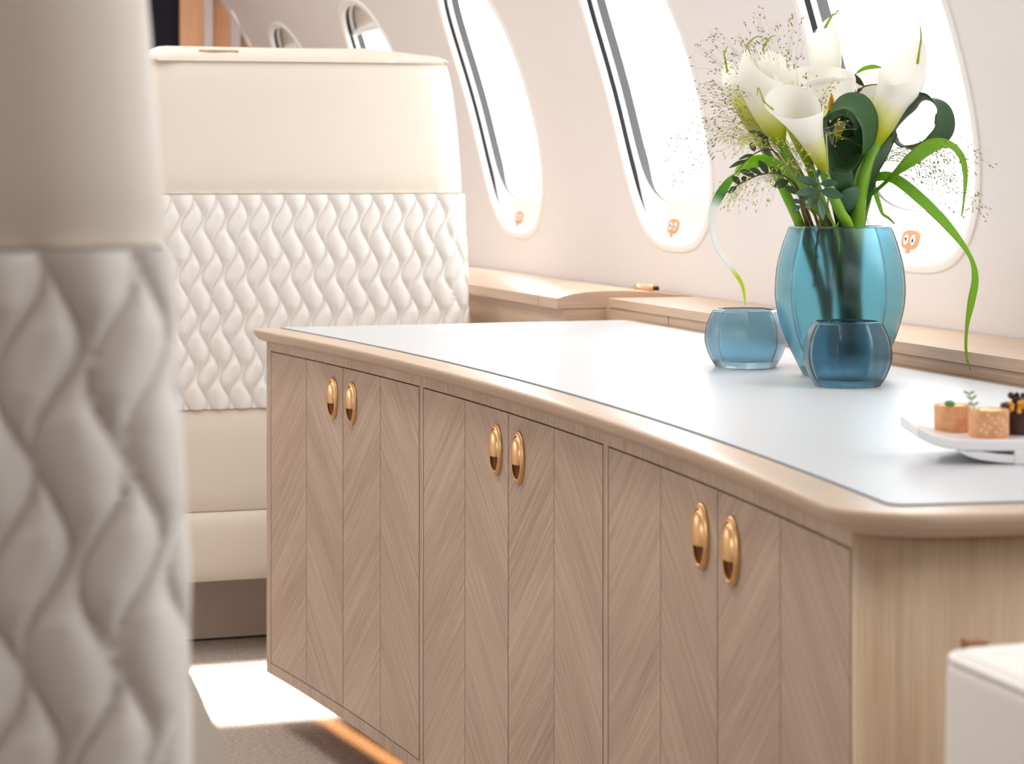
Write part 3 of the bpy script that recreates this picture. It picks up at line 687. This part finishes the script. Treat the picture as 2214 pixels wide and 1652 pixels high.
# ---------------------------------------------------------------- flowers
ZB = 2.375
def FP(px, py, dz=0.0): return cam_pt(px, py, ZB + dz)
def ribbon(spine, widths, wvec, fold=0.12, nw=6, n=10, mb=None):
    """a leaf: spine points, half widths, width direction per point (or one)"""
    mb = mb or MB(); S = cr(spine, n); m = len(S)
    Wd = cr([(w_, 0, 0) for w_ in widths], n) if len(widths) == len(spine) else None
    wv = cr(wvec, n) if isinstance(wvec, list) else [V(wvec)] * m
    P, U = [], []
    for i, p in enumerate(S):
        t = (S[min(i + 1, m - 1)] - S[max(i - 1, 0)]).normalized(); d = wv[i] - t * wv[i].dot(t); d = d.normalized() if d.length > 1e-6 else t.orthogonal().normalized()
        nn = t.cross(d); hw = max(0.0002, Wd[i].x); row = []; ur = []
        for k in range(nw + 1):
            a = -1 + 2 * k / nw; row.append(p + d * (a * hw) + nn * (fold * hw * abs(a) ** 1.5)); ur.append((a * 0.5 + 0.5, i / (m - 1)))
        P.append(row); U.append(ur)
    mb.grid(P, U); return mb
def calla(label, spine, rads, front, s_front, p, flare, stem, stem_r=0.0052, tail=None, material=None, spadix=None, zs=1.0):
    sp_ = [FP(*q_) for q_ in spine]; S = cr(sp_, 12); m = len(S); Rr = [q_.x for q_ in cr([(r_, 0, 0) for r_ in rads], 12)]
    base = sp_[0]; root = tag(empty('calla_lily', base), label, 'flower', 'calla lilies in the vase')
    mb = MB(); nph, ns = 56, 36; P, U = [], []
    fvec = V(front[0] * RIGHT + front[1] * UP + front[2] * FWD)
    for j in range(nph + 1):
        ph = -0.45 + (2 * PI + 0.9) * j / nph; sm_ = s_front + (1 - s_front) * ((1 - math.cos(min(max(ph, 0), 2 * PI))) / 2) ** p
        col, uc = [], []
        for i in range(ns + 1):
            t = i / ns; s = sm_ * t; x = s * (m - 1); a = min(int(x), m - 2); fr = x - a
            C = S[a].lerp(S[a + 1], fr); rr = Rr[a] + (Rr[a + 1] - Rr[a]) * fr
            tg = (S[min(a + 2, m - 1)] - S[max(a - 1, 0)]).normalized(); ff = (fvec - tg * fvec.dot(tg)).normalized(); ss = tg.cross(ff)
            rr *= (0.92 + 0.16 * j / nph); rr += flare * max(Rr) * t ** 5
            col.append(C + (ff * math.cos(ph) + ss * math.sin(ph)) * rr); uc.append((j / nph, s))
        P.append(col); U.append(uc)
    mb.grid(P, U); obj('spathe', mb, material or M_petal, root, angle=179)
    st = [base + (sp_[1] - sp_[0]).normalized() * 0.010] + [FP(*q_) for q_ in stem]
    pts = cr(st, 8); mb = MB(); mb.tube(pts, [stem_r * (0.9 + 0.2 * min(1, k / 12)) for k in range(len(pts))], 12); obj('stem', mb, M_stem, root, angle=179)
    if tail:
        tp = P[nph // 2][-1]; pts = cr([P[nph // 2][-6], tp] + [FP(*q_) for q_ in tail], 8); mb = MB()
        mb.tube(pts, [0.0016 * (1 - 0.8 * k / (len(pts) - 1)) for k in range(len(pts))], 8); obj('tip', mb, M_tip, root, angle=179)
    if spadix:
        pts = [FP(*q_) for q_ in spadix]; pts = cr(pts, 6); mb = MB(); mb.tube(pts, [0.0036 * math.sin(0.6 + 2.5 * k / (len(pts) - 1)) + 0.0005 for k in range(len(pts))], 12); obj('spadix', mb, M_spadix, root, angle=179)
    return root
k = 0.000494                     # metres per photo pixel at the vase
# big one on the left, seen from its side
calla('large white lily on the left of the bunch, slit facing right, yellow-green base', [(1692, 320, -.03), (1676, 280, -.03), (1655, 220, -.03), (1636, 160, -.03), (1628, 95, -.02)],
      [6 * k, 24 * k, 38 * k, 40 * k, 10 * k], (0.9, 0.2, -0.5), 0.62, 0.8, 0.10, [(1716, 360, -.03), (1755, 430, -.02), (1800, 500, -.005), (1835, 640, 0.01), (1850, 780, 0.0)], tail=[(1634, 80, -.02), (1650, 80, -.03)])
calla('ruffled white lily with curled green tip just behind the large left one', [(1755, 372, 0.0), (1735, 310, 0.0), (1705, 230, 0.0), (1680, 160, 0.0), (1662, 98, 0.01)],
      [7 * k, 18 * k, 26 * k, 36 * k, 16 * k], (0.5, 0.3, -0.8), 0.72, 0.7, 0.16, [(1770, 420, 0.0), (1795, 500, .005), (1820, 640, 0.01), (1830, 780, 0.0)], tail=[(1664, 82, 0.0), (1678, 77, -.01)], material=M_petal_g)
calla('small pale lily at the far left, half hidden, with a curved green tip', [(1652, 320, 0.03), (1630, 270, 0.03), (1606, 220, 0.03), (1590, 180, 0.03), (1574, 135, 0.035)],
      [7 * k, 20 * k, 24 * k, 30 * k, 10 * k], (0.3, 0.3, 0.8), 0.75, 0.8, 0.08, [(1668, 350, .03), (1700, 420, .02), (1735, 500, .01), (1780, 640, 0.01), (1800, 780, 0.0)], tail=[(1566, 115, 0.03), (1573, 100, 0.03)], material=M_petal_g)
calla('white lily in the middle front opening towards the viewer, lip drooping right', [(1785, 386, -.05), (1773, 345, -.055), (1750, 290, -.062), (1728, 240, -.075), (1702, 202, -.09)],
      [6 * k, 15 * k, 27 * k, 42 * k, 46 * k], (0.85, 0.3, -0.42), 0.70, 0.8, 0.16, [(1795, 410, -.05), (1818, 460, -.04), (1836, 500, -.03), (1850, 640, 0.0), (1858, 780, 0.0)], tail=[(1640, 190, -.07), (1637, 208, -.07)])
calla('broad open white lily at the centre back showing its orange spadix', [(1806, 330, .045), (1802, 285, .032), (1793, 240, .012), (1784, 185, -.008), (1776, 122, .0)],
      [6 * k, 20 * k, 42 * k, 62 * k, 50 * k], (0.12, 0.2, -0.97), 0.50, 0.55, 0.12, [(1810, 380, .04), (1820, 430, .025), (1832, 500, .01), (1850, 640, 0.015), (1850, 780, 0.01)], spadix=[(1799, 262, .018), (1798, 235, .002), (1798, 204, -.012)])
calla('white lily standing tallest behind the centre with a hooked green tip', [(1796, 260, .06), (1792, 200, .06), (1787, 140, .06), (1783, 92, .06), (1800, 36, .06)],
      [6 * k, 18 * k, 31 * k, 32 * k, 4 * k], (0.5, 0.2, 0.8), 0.62, 0.9, 0.08, [(1798, 260, .055), (1815, 400, .035), (1828, 500, .02), (1840, 640, 0.02), (1845, 780, 0.01)], tail=[(1806, 30, .06), (1812, 22, .06), (1814, 32, .06)])
calla('large white lily on the right leaning right with a tall pointed back', [(1888, 326, -.01), (1902, 280, -.01), (1928, 220, -.01), (1955, 165, -.01), (1984, 78, .0)],
      [8 * k, 26 * k, 36 * k, 46 * k, 14 * k], (-0.55, 0.3, -0.75), 0.62, 0.85, 0.10, [(1878, 350, -.01), (1862, 400, -.01), (1850, 500, 0.0), (1840, 640, -.005), (1838, 780, -.005)], stem_r=0.0075, tail=[(1990, 62, 0.0), (1992, 57, 0.0)])
calla('white lily behind on the right, only its lip showing over the rolled leaf', [(1905, 260, .045), (1900, 230, .045), (1893, 205, .045), (1885, 180, .045), (1865, 150, .045)],
      [6 * k, 16 * k, 26 * k, 34 * k, 22 * k], (0.4, 0.3, -0.8), 0.66, 0.7, 0.15, [(1898, 300, .04), (1880, 400, .03), (1858, 500, .02), (1850, 640, .01), (1848, 780, .0)])

def leaf(name, label, spine, widths, wvec, m, cat='leaf', fold=0.12, group=None, nw=6):
    pts = [FP(*q_) for q_ in spine]
    wv = [V(a[0] * RIGHT + a[1] * UP + a[2] * FWD) for a in wvec] if isinstance(wvec, list) else V(wvec[0] * RIGHT + wvec[1] * UP + wvec[2] * FWD)
    mb = ribbon(pts, [w_ * 0.000494 for w_ in widths], wv, fold, nw)
    return tag(obj(name, mb, m, origin=pts[0], solid=0.0007, angle=179), label, cat, group)
leaf('rolled_leaf', 'dark green leaf rolled into a loop at the middle of the bunch', [(1832, 560, .01), (1826, 480, .0), (1820, 420, -.03), (1817, 380, -.04), (1798, 350, -.045), (1783, 305, -.045), (1790, 258, -.045), (1822, 228, -.045), (1858, 230, -.045), (1878, 268, -.045), (1872, 320, -.045), (1846, 350, -.04), (1812, 340, -.03), (1796, 300, -.02), (1812, 262, -.015), (1842, 262, -.005), (1852, 290, .005), (1842, 322, .012), (1826, 345, .016)],
     [10, 20, 26, 28, 32, 38, 44, 46, 46, 46, 44, 44, 44, 44, 42, 40, 42, 42, 20], [(1, .05, .1), (1, .05, .1), (1, .05, .1), (1, .05, .2), (.6, .4, .7)] + [(.45, .45, .77)] * 11 + [(.8, .2, .5), (1, .1, .1), (1, .1, .1)], M_aspid, fold=0.03, group='looped leaves')
leaf('rolled_leaf', 'dark green leaf bent into an open ring on the right of the bunch', [(1838, 560, .01), (1845, 490, .01), (1866, 420, .01), (1898, 345, .005), (1928, 285, .0), (1958, 238, .0), (1998, 216, .0), (2034, 236, .0), (2038, 280, .0), (2002, 310, .0), (1958, 314, .0), (1936, 298, .0), (1934, 270, .01)],
     [8, 14, 20, 18, 22, 36, 50, 54, 54, 46, 34, 20, 5], [(.9, .4, .1), (.9, .4, .1), (.9, .4, .1), (.8, .5, .3), (.55, .2, .8)] + [(.56, -.10, .82)] * 8, M_aspid, fold=0.04, group='looped leaves')
leaf('blade_leaf', 'bright green blade leaf arching left and trailing a long white tip over the left bowl', [(1760, 500, .01), (1730, 420, .0), (1690, 362, -.01), (1640, 348, -.02), (1590, 375, -.03), (1556, 420, -.03), (1538, 468, -.03), (1548, 530, -.03), (1578, 575, -.03), (1604, 615, -.03), (1612, 660, -.03)],
     [4, 8, 12, 14, 15, 14, 9, 6, 5, 4, 1], [(.3, .9, .3), (.3, .9, .3), (.2, .9, .4), (.2, .9, .4), (.6, .5, .5), (.8, .2, .5), (.7, 0, .6), (.9, .3, .3), (.9, .3, .3), (.9, .2, .3), (.9, .2, .3)], M_blade_b)
leaf('blade_leaf', 'green blade leaf arching up right then hanging down in front of the window', [(1842, 500, .01), (1862, 445, .0), (1910, 400, -.02), (1955, 360, -.03), (2010, 318, -.03), (2050, 312, -.03), (2078, 338, -.03), (2087, 380, -.03), (2084, 430, -.03), (2079, 468, -.03)],
     [3, 8, 11, 17, 17, 10, 9, 6, 4, 1], [(.6, .8, .2), (.6, .8, .2), (.6, .8, .2), (.6, .8, .2), (.5, .8, .3), (.3, .8, .5), (.8, .3, .5), (.9, .1, .4), (.7, 0, .7), (.7, 0, .7)], M_blade)
leaf('blade_leaf', 'long green blade leaf drooping to the right down to the ledge', [(1840, 510, .02), (1856, 440, .01), (1885, 390, .0), (1930, 385, -.01), (1990, 430, -.02), (2050, 490, -.02), (2096, 552, -.02), (2108, 600, -.02), (2100, 650, -.02), (2090, 710, -.02), (2089, 765, -.02), (2098, 800, -.02)],
     [3, 7, 10, 12, 13, 10, 5, 8, 9, 4, 3, 1], [(.8, .5, .2), (.8, .5, .2), (.4, .8, .3), (.4, .8, .3), (.6, .7, .3), (.6, .7, .3), (.8, .5, .3), (.9, .1, .3), (.9, .1, .3), (.9, .1, .3), (.9, 0, .3), (.9, 0, .3)], M_blade)
leaf('blade_leaf', 'short twisted green blade tip hanging beside the vase rim on the right', [(1850, 470, .03), (1862, 420, .03), (1884, 400, .03), (1900, 440, .03), (1908, 462, .03), (1922, 472, .03), (1934, 484, .03)], [3, 5, 6, 5, 3, 2.5, 1], [(.8, .4, .3), (.8, .4, .3), (.5, .8, .3), (.8, .3, .3), (.8, .3, .3), (.5, .8, .3), (.5, .8, .3)], M_blade)
leaf('blade_leaf', 'thin green leaf tip curving above the rolled leaf at the top right', [(1862, 260, .05), (1850, 200, .05), (1846, 168, .05), (1864, 150, .05), (1888, 144, .05), (1908, 147, .05)], [2, 2, 2, 4, 5, 1], [(.8, .3, .3), (.8, .3, .3), (.8, .3, .3), (.3, .9, .2), (.1, .9, .2), (.1, .9, .2)], M_blade)
leaf('broad_leaf', 'broad dark green leaf standing upright behind the rolled leaf', [(1838, 540, .03), (1836, 470, .035), (1834, 400, .035), (1834, 340, .035), (1838, 285, .035), (1842, 240, .035), (1846, 222, .035)], [8, 16, 24, 30, 28, 16, 2], [(1, 0, .1)] * 7, M_aspid)
leaf('dark_leaf', 'very dark narrow leaf beside the right lily stem', [(1848, 520, .005), (1854, 450, -.01), (1872, 395, -.015), (1898, 345, -.015), (1925, 306, -.01), (1940, 290, -.01)], [3, 7, 15, 17, 9, 2], [(.9, .3, .2)] * 6, M_sprig_d)
leaf('textured_leaf', 'crinkled blue green leaf above the middle of the vase rim', [(1838, 500, -.02), (1816, 456, -.03), (1826, 440, -.035), (1842, 420, -.04), (1856, 404, -.04)], [2, 14, 22, 18, 1], [(.8, -.5, .2)] * 5, M_sprig)

def sprig(label, stem, leaves, m, sr=0.0011):
    pts = cr([FP(*q_) for q_ in stem], 8); root = tag(empty('leaf_sprig', pts[0]), label, 'sprig', 'leafy green sprigs')
    mb = MB(); mb.tube(pts, [sr * (1.1 - 0.6 * k_ / len(pts)) for k_ in range(len(pts))], 7); obj('stem', mb, M_twig, root, angle=179)
    for (ax, ay, bx, by, wd, dz, tw) in leaves:
        if m is M_sprig_d: bx, by, wd = ax + (bx - ax) * 1.4, ay + (by - ay) * 1.4, wd * 0.75
        a, b = FP(ax, ay, dz), FP(bx, by, dz - 0.004); mid = (a + b) / 2 + FWD * 0.002 + UP * 0.001
        dr = (b - a).normalized(); side = dr.cross(FWD) + FWD * tw
        mb = ribbon([a, a.lerp(mid, .5), mid, mid.lerp(b, .55), b], [w_ * 0.000494 for w_ in (1.0, wd * 0.8, wd, wd * 0.75, 0.6)], side, 0.18, 6, 6); obj('leaf', mb, m, root, solid=0.0005, angle=179)
sprig('blue green leafy sprig low at the front over the lily stems', [(1760, 620, .0), (1768, 520, -.03), (1772, 470, -.06), (1773, 420, -.07), (1769, 385, -.07)],
      [(1770, 400, 1726, 384, 9, -.07, .3), (1773, 398, 1812, 396, 8, -.07, -.3), (1772, 414, 1720, 418, 11, -.072, .3), (1774, 412, 1823, 426, 11, -.072, -.3), (1770, 428, 1740, 450, 7, -.072, .4), (1770, 430, 1780, 476, 8, -.075, .3), (1767, 384, 1772, 366, 6, -.07, .3)], M_sprig)
sprig('dark sprig with small leaves reaching out low to the left', [(1778, 540, .01), (1745, 460, .0), (1722, 405, -.02), (1690, 378, -.04), (1650, 376, -.04), (1610, 392, -.04), (1580, 410, -.04), (1560, 424, -.04)],
      [(1706, 392, 1682, 400, 14, -.04, .4), (1662, 376, 1646, 355, 10, -.042, .3), (1648, 378, 1628, 368, 8, -.042, .3), (1633, 382, 1608, 372, 9, -.042, .3), (1610, 392, 1608, 384, 8, -.042, .3), (1600, 399, 1588, 386, 9, -.042, .3), (1592, 404, 1580, 414, 8, -.042, .3), (1690, 378, 1672, 366, 9, -.042, .4), (1728, 420, 1706, 408, 10, -.04, .3)], M_sprig_d)
sprig('dark sprig with rounded leaves under the large left lily', [(1770, 520, .01), (1735, 430, .0), (1700, 360, -.01), (1668, 324, -.04), (1640, 328, -.045), (1615, 346, -.045), (1592, 372, -.045)],
      [(1662, 300, 1632, 288, 8, -.045, .3), (1664, 318, 1652, 304, 9, -.045, .3), (1632, 328, 1626, 314, 9, -.045, .3), (1628, 334, 1606, 342, 5, -.045, .3), (1616, 346, 1588, 358, 6, -.045, .3), (1650, 322, 1662, 334, 7, -.045, .3)], M_sprig_d)
sprig('tiny dark sprig above the rolled leaf at the upper right', [(1850, 300, .03), (1852, 206, .02), (1864, 190, .02), (1880, 184, .02), (1902, 182, .02)],
      [(1868, 186, 1845, 166, 9, .02, .3), (1864, 192, 1852, 204, 4, .02, .3), (1902, 182, 1918, 178, 7, .02, .3), (1860, 184, 1858, 178, 4, .02, .3)], M_sprig_d)
sprig('small leafy twig by the left of the vase rim', [(1770, 560, .0), (1750, 490, -.01), (1735, 450, -.03), (1729, 425, -.04)],
      [(1730, 445, 1714, 460, 7, -.04, .3), (1731, 440, 1713, 432, 5, -.04, .3), (1734, 436, 1750, 424, 5, -.04, .3)], M_sprig)
for i, pth in enumerate(([(1805, 580, .01), (1800, 500, -.02), (1782, 465, -.03), (1755, 425, -.03), (1730, 395, -.02)], [(1760, 580, .02), (1748, 500, .0), (1735, 455, -.01), (1728, 420, -.01)])):
    pts = cr([FP(*q_) for q_ in pth], 8); mb = MB(); mb.tube(pts, [0.0024 - 0.001 * k_ / len(pts) for k_ in range(len(pts))], 8)
    tag(obj('twig', mb, M_twig, origin=pts[0], angle=179), ('brown twig slanting out between the lily stems at the vase rim', 'brown twig rising at the left of the vase rim')[i], 'twig')

rnd = random.Random(7)
def grass(label, node, region, nb, dz=0.0, arch=30, light=False, sag=0, seeds=(3, 6)):
    pts = cr([FP(1800, 700, .01), FP(1790 + (node[0] - 1790) * .15, 500, .0), FP(node[0] * .5 + 1795 * .5, (node[1] + 500) / 2, dz * .5), FP(node[0], node[1], dz)], 8)
    root = tag(empty('grass_spray', pts[0]), label, 'grass', 'feathery grass sprays')
    mb = MB(); mb.tube(pts, [0.0009] * len(pts), 5)
    ms = MB()
    x0, x1, y0, y1 = region
    for b in range(nb):
        ex, ey, ez = rnd.uniform(x0, x1), rnd.uniform(y0, y1), dz + rnd.uniform(-.05, .05)
        nx, ny = node[0] + rnd.uniform(-18, 18), node[1] + rnd.uniform(-25, 25)
        p = cr([FP(nx, ny, dz), FP(nx * .6 + ex * .4, ny * .6 + ey * .4 - arch * .8, (dz + ez) / 2), FP(nx * .25 + ex * .75, ny * .25 + ey * .75 - arch * .7, ez), FP(ex, ey, ez)], 6)
        mb.tube(p, [0.00022 - 0.00013 * q_ / len(p) for q_ in range(len(p))], 3, cap=False)
        for q_ in range(rnd.randint(*seeds)):
            i = rnd.randint(int(len(p) * .55), len(p) - 1); dr = (p[i] - p[i - 1]).normalized()
            c = p[i] + V((rnd.uniform(-1, 1), rnd.uniform(-1, 1), rnd.uniform(-1.2, .6))) * 0.0065
            mb.tube([p[i], c], 0.00009, 3, cap=False)
            dr = (dr + V((rnd.uniform(-.6, .6), rnd.uniform(-.6, .6), rnd.uniform(-.8, .3)))).normalized(); a = dr.orthogonal().normalized(); bb = dr.cross(a)
            L_, w_ = rnd.uniform(.0015, .0025), rnd.uniform(.0005, .0008); base = len(ms.v)
            ms.v += [c - dr * L_, c + a * w_, c + bb * w_, c - a * w_, c - bb * w_, c + dr * L_]
            for f_ in ((0, 2, 1), (0, 3, 2), (0, 4, 3), (0, 1, 4), (5, 1, 2), (5, 2, 3), (5, 3, 4), (5, 4, 1)): ms.f.append([base + z_ for z_ in f_]); ms.u.append([(0, 0)] * 3); ms.m.append(0)
    obj('stalk', mb, M_grass, root, angle=179); o = obj('seed_head', ms, M_seed_y if light else M_seed, root, smooth=False); o['kind'] = 'stuff'
grass('feathery grass spray fanning to the upper left past the small pale lily', (1668, 290), (1500, 1620, 60, 180), 26, .01, 40)
grass('feathery grass spray fanning out level to the left beside the lilies', (1665, 300), (1490, 1610, 180, 290), 40, -.02, 34)
grass('grass spray reaching farthest left across the neighbouring window', (1660, 310), (1405, 1530, 300, 400), 18, -.03, 60, seeds=(4, 7))
grass('yellow green seed spray under the left lily', (1680, 330), (1550, 1660, 270, 350), 40, -.03, 26, True)
grass('drooping yellow green seed spray low on the left above the bowl', (1680, 375), (1545, 1680, 395, 445), 34, -.02, 34, True)
grass('upright grass spray rising over the left lilies', (1700, 250), (1600, 1760, 10, 110), 22, .02, 12)
grass('fine seed spray in front of the central open lily', (1735, 300), (1690, 1830, 110, 260), 26, .0, 14)
grass('tangle of yellow green grass between the left lily stems', (1720, 360), (1670, 1760, 290, 390), 40, -.04, 8, True)
grass('feathery grass spray fanning right across the bright window', (1900, 335), (1960, 2100, 330, 420), 46, .02, 26, seeds=(5, 9))
grass('grass spray drooping farthest right past the window edge', (1905, 340), (2040, 2145, 320, 470), 34, .0, 36, seeds=(4, 7))
grass('pale seed sprig in front of the rolled leaf opening', (1786, 290), (1800, 1870, 245, 320), 7, -.10, 6, True, seeds=(1, 2))

# ---------------------------------------------------------------- serving tray with pastries
TZ = 1.655
def TP(px, h, dz): return V((0, 0, H)) + FWD * (TZ + dz) + RIGHT * ((px - CX) / F * TZ) + UP * h
tb = TP(2160, -0.2138, 0.03)
root = tag(empty('serving_tray', tb), 'white porcelain tray with upturned end holding small pastries on the counter', 'tray')
mb = MB(); prof = [(1978, -0.1858), (1990, -0.1880), (2010, -0.1915), (2040, -0.1940), (2075, -0.1955), (2120, -0.1958), (2200, -0.1958), (2330, -0.1958)]
th = 0.0080
for d0, d1 in ((-0.012, 0.062),):
    A = [TP(p, h, d0) for p, h in prof]; B = [TP(p, h, d1) for p, h in prof]; A2 = [TP(p, h - th, d0) for p, h in prof]; B2 = [TP(p, h - th, d1) for p, h in prof]
    mb.grid([A, B]); mb.grid([B, B2]); mb.grid([B2, A2]); mb.grid([A2, A])
    mb.face([A[0], B[0], B2[0], A2[0]]); mb.face([A[-1], A2[-1], B2[-1], B[-1]])
obj('dish', mb, M_porc, root, bevel=0.0012, merge=True)
mb = MB(); prof = [(2066, -0.2040), (2085, -0.2075), (2110, -0.2100), (2150, -0.2120), (2192, -0.2131)]
d0, d1 = -0.012, 0.072; th = 0.006
A = [TP(p, h + th * (0.15 + 0.85 * min(1, i / 2)), d0) for i, (p, h) in enumerate(prof)]; B = [TP(p, h + th * (0.15 + 0.85 * min(1, i / 2)), d1) for i, (p, h) in enumerate(prof)]
A2 = [TP(p, max(h, -0.2137), d0) for p, h in prof]; B2 = [TP(p, max(h, -0.2137), d1) for p, h in prof]
mb.grid([A, B]); mb.grid([B, B2]); mb.grid([B2, A2]); mb.grid([A2, A]); mb.face([A[-1], A2[-1], B2[-1], B[-1]])
obj('curved_foot', mb, M_porc, root, merge=True)
mb = MB(); q0 = [TP(p, h, d) for d in (-0.013, 0.073) for p, h in ((2186, -0.2138), (2216, -0.2138), (2216, -0.2036), (2186, -0.2036))]
for f_ in ((0, 1, 2, 3), (7, 6, 5, 4), (0, 4, 5, 1), (1, 5, 6, 2), (2, 6, 7, 3), (3, 7, 4, 0)): mb.face([q0[i] for i in f_])
obj('leg', mb, M_porc, root, smooth=False, merge=True, bevel=0.001)
def pastry(px, dz, r, h, label, dark=False):
    b = TP(px, -0.1957, dz); root = tag(empty('pastry', b), label, 'pastry', 'bite size pastries on the tray')
    mb = MB(); mb.lathe([(r * .5, 0), (r * .94, 0), (r, .002), (r * 1.0, h * .5), (r * 1.01, h * .93), (r * .97, h), (r * .86, h * .98), (r * .84, h * .9), (0.0004, h * .9)], b, 36); obj('shell', mb, M_choc if dark else M_pastry, root, angle=50)
    mb = MB(); P = []
    for i in range(7):
        t = i / 6
        P.append([b + V((r * .85 * (1 - t) * math.cos(a) + 1e-4, r * .85 * (1 - t) * math.sin(a), h * .91 + .0022 * math.sin(t * PI / 2) + .0010 * math.sin(3 * a + 5 * t) * (1 - t))) for a in [2 * PI * k_ / 28 for k_ in range(28)]])
    mb.grid(P, cv=True); obj('filling', mb, M_choc if dark else M_cream, root, angle=179)
    return root, b
def blob(mb, c, r, m=0, sx=1):
    n1, n2 = 5, 8
    mb.grid([[c + V((r * sx * math.sin(PI * i / n1 + 1e-3) * math.cos(2 * PI * j / n2), r * sx * math.sin(PI * i / n1 + 1e-3) * math.sin(2 * PI * j / n2), r * math.cos(PI * i / n1))) for j in range(n2)] for i in range(n1 + 1)], cv=True, mat=m)
r1, b1 = pastry(2145, 0.012, 0.0150, 0.0205, 'round golden cream tart in front, dotted with sugar on its side')
mb = MB()
for px, py in ((-18, 30), (-6, 24), (4, 33), (12, 45), (18, 20), (-10, 50), (6, 14), (24, 36), (-2, 44), (-24, 18), (-14, 12), (28, 28)):
    a = -PI / 2 - TH + math.asin(max(-.95, min(.95, px / 44))); blob(mb, b1 + V((0.0151 * math.cos(a), 0.0151 * math.sin(a), py * 0.000345)), 0.0008)
obj('sugar_pearls', mb, M_sugar, r1)['kind'] = 'stuff'
r2, b2 = pastry(2086, 0.046, 0.0140, 0.0205, 'round golden cream tart standing behind the sugar dotted one')
mb = MB(); blob(mb, TP(2074, -0.1735, 0.036), 0.0026, sx=1.7); obj('green_topping', mb, M_herb, r2)
r3, b3 = pastry(2222, 0.030, 0.0135, 0.0230, 'dark chocolate cake with orange crumbs at the right edge of the picture', True)
mb = MB()
for i in range(12): blob(mb, TP(2189 + rnd.uniform(0, 40), -0.1760 + rnd.uniform(-.003, .006), .014 + rnd.uniform(0, .004)), rnd.uniform(.0010, .0024))
obj('orange_crumbs', mb, M_zest, r3)['kind'] = 'stuff'
mb = MB()
for i in range(10): blob(mb, TP(2196 + rnd.uniform(0, 40), -0.1700 + rnd.uniform(-.002, .004), .026 + rnd.uniform(-.006, .006)), rnd.uniform(.0020, .0034))
obj('chocolate_crumbs', mb, M_choc, r3)['kind'] = 'stuff'
# herb sprig laid over the two tarts
pts = cr([TP(2110, -0.1850, .008), TP(2113, -0.1760, .010), TP(2111, -0.1700, .016), TP(2107, -0.1640, .020)], 6)
root = tag(empty('herb_sprig', pts[0]), 'small green herb sprig laid between the two golden tarts', 'herb')
mb = MB(); mb.tube(pts, .0004, 6); obj('stem', mb, M_herb, root)
mb = MB()
for i, p in enumerate(pts[5::4]):
    for s in (-1, 1):
        tip = p + RIGHT * (s * .0042) + UP * (.0016 + .001 * (i % 3)) + FWD * rnd.uniform(-.002, .002)
        ribbon([p, p.lerp(tip, .5) + UP * .0003, tip], [.0002, .0009, .0002], UP + FWD * .5, .1, 4, 4, mb=mb)
obj('leaves', mb, M_herb, root, solid=.0003)
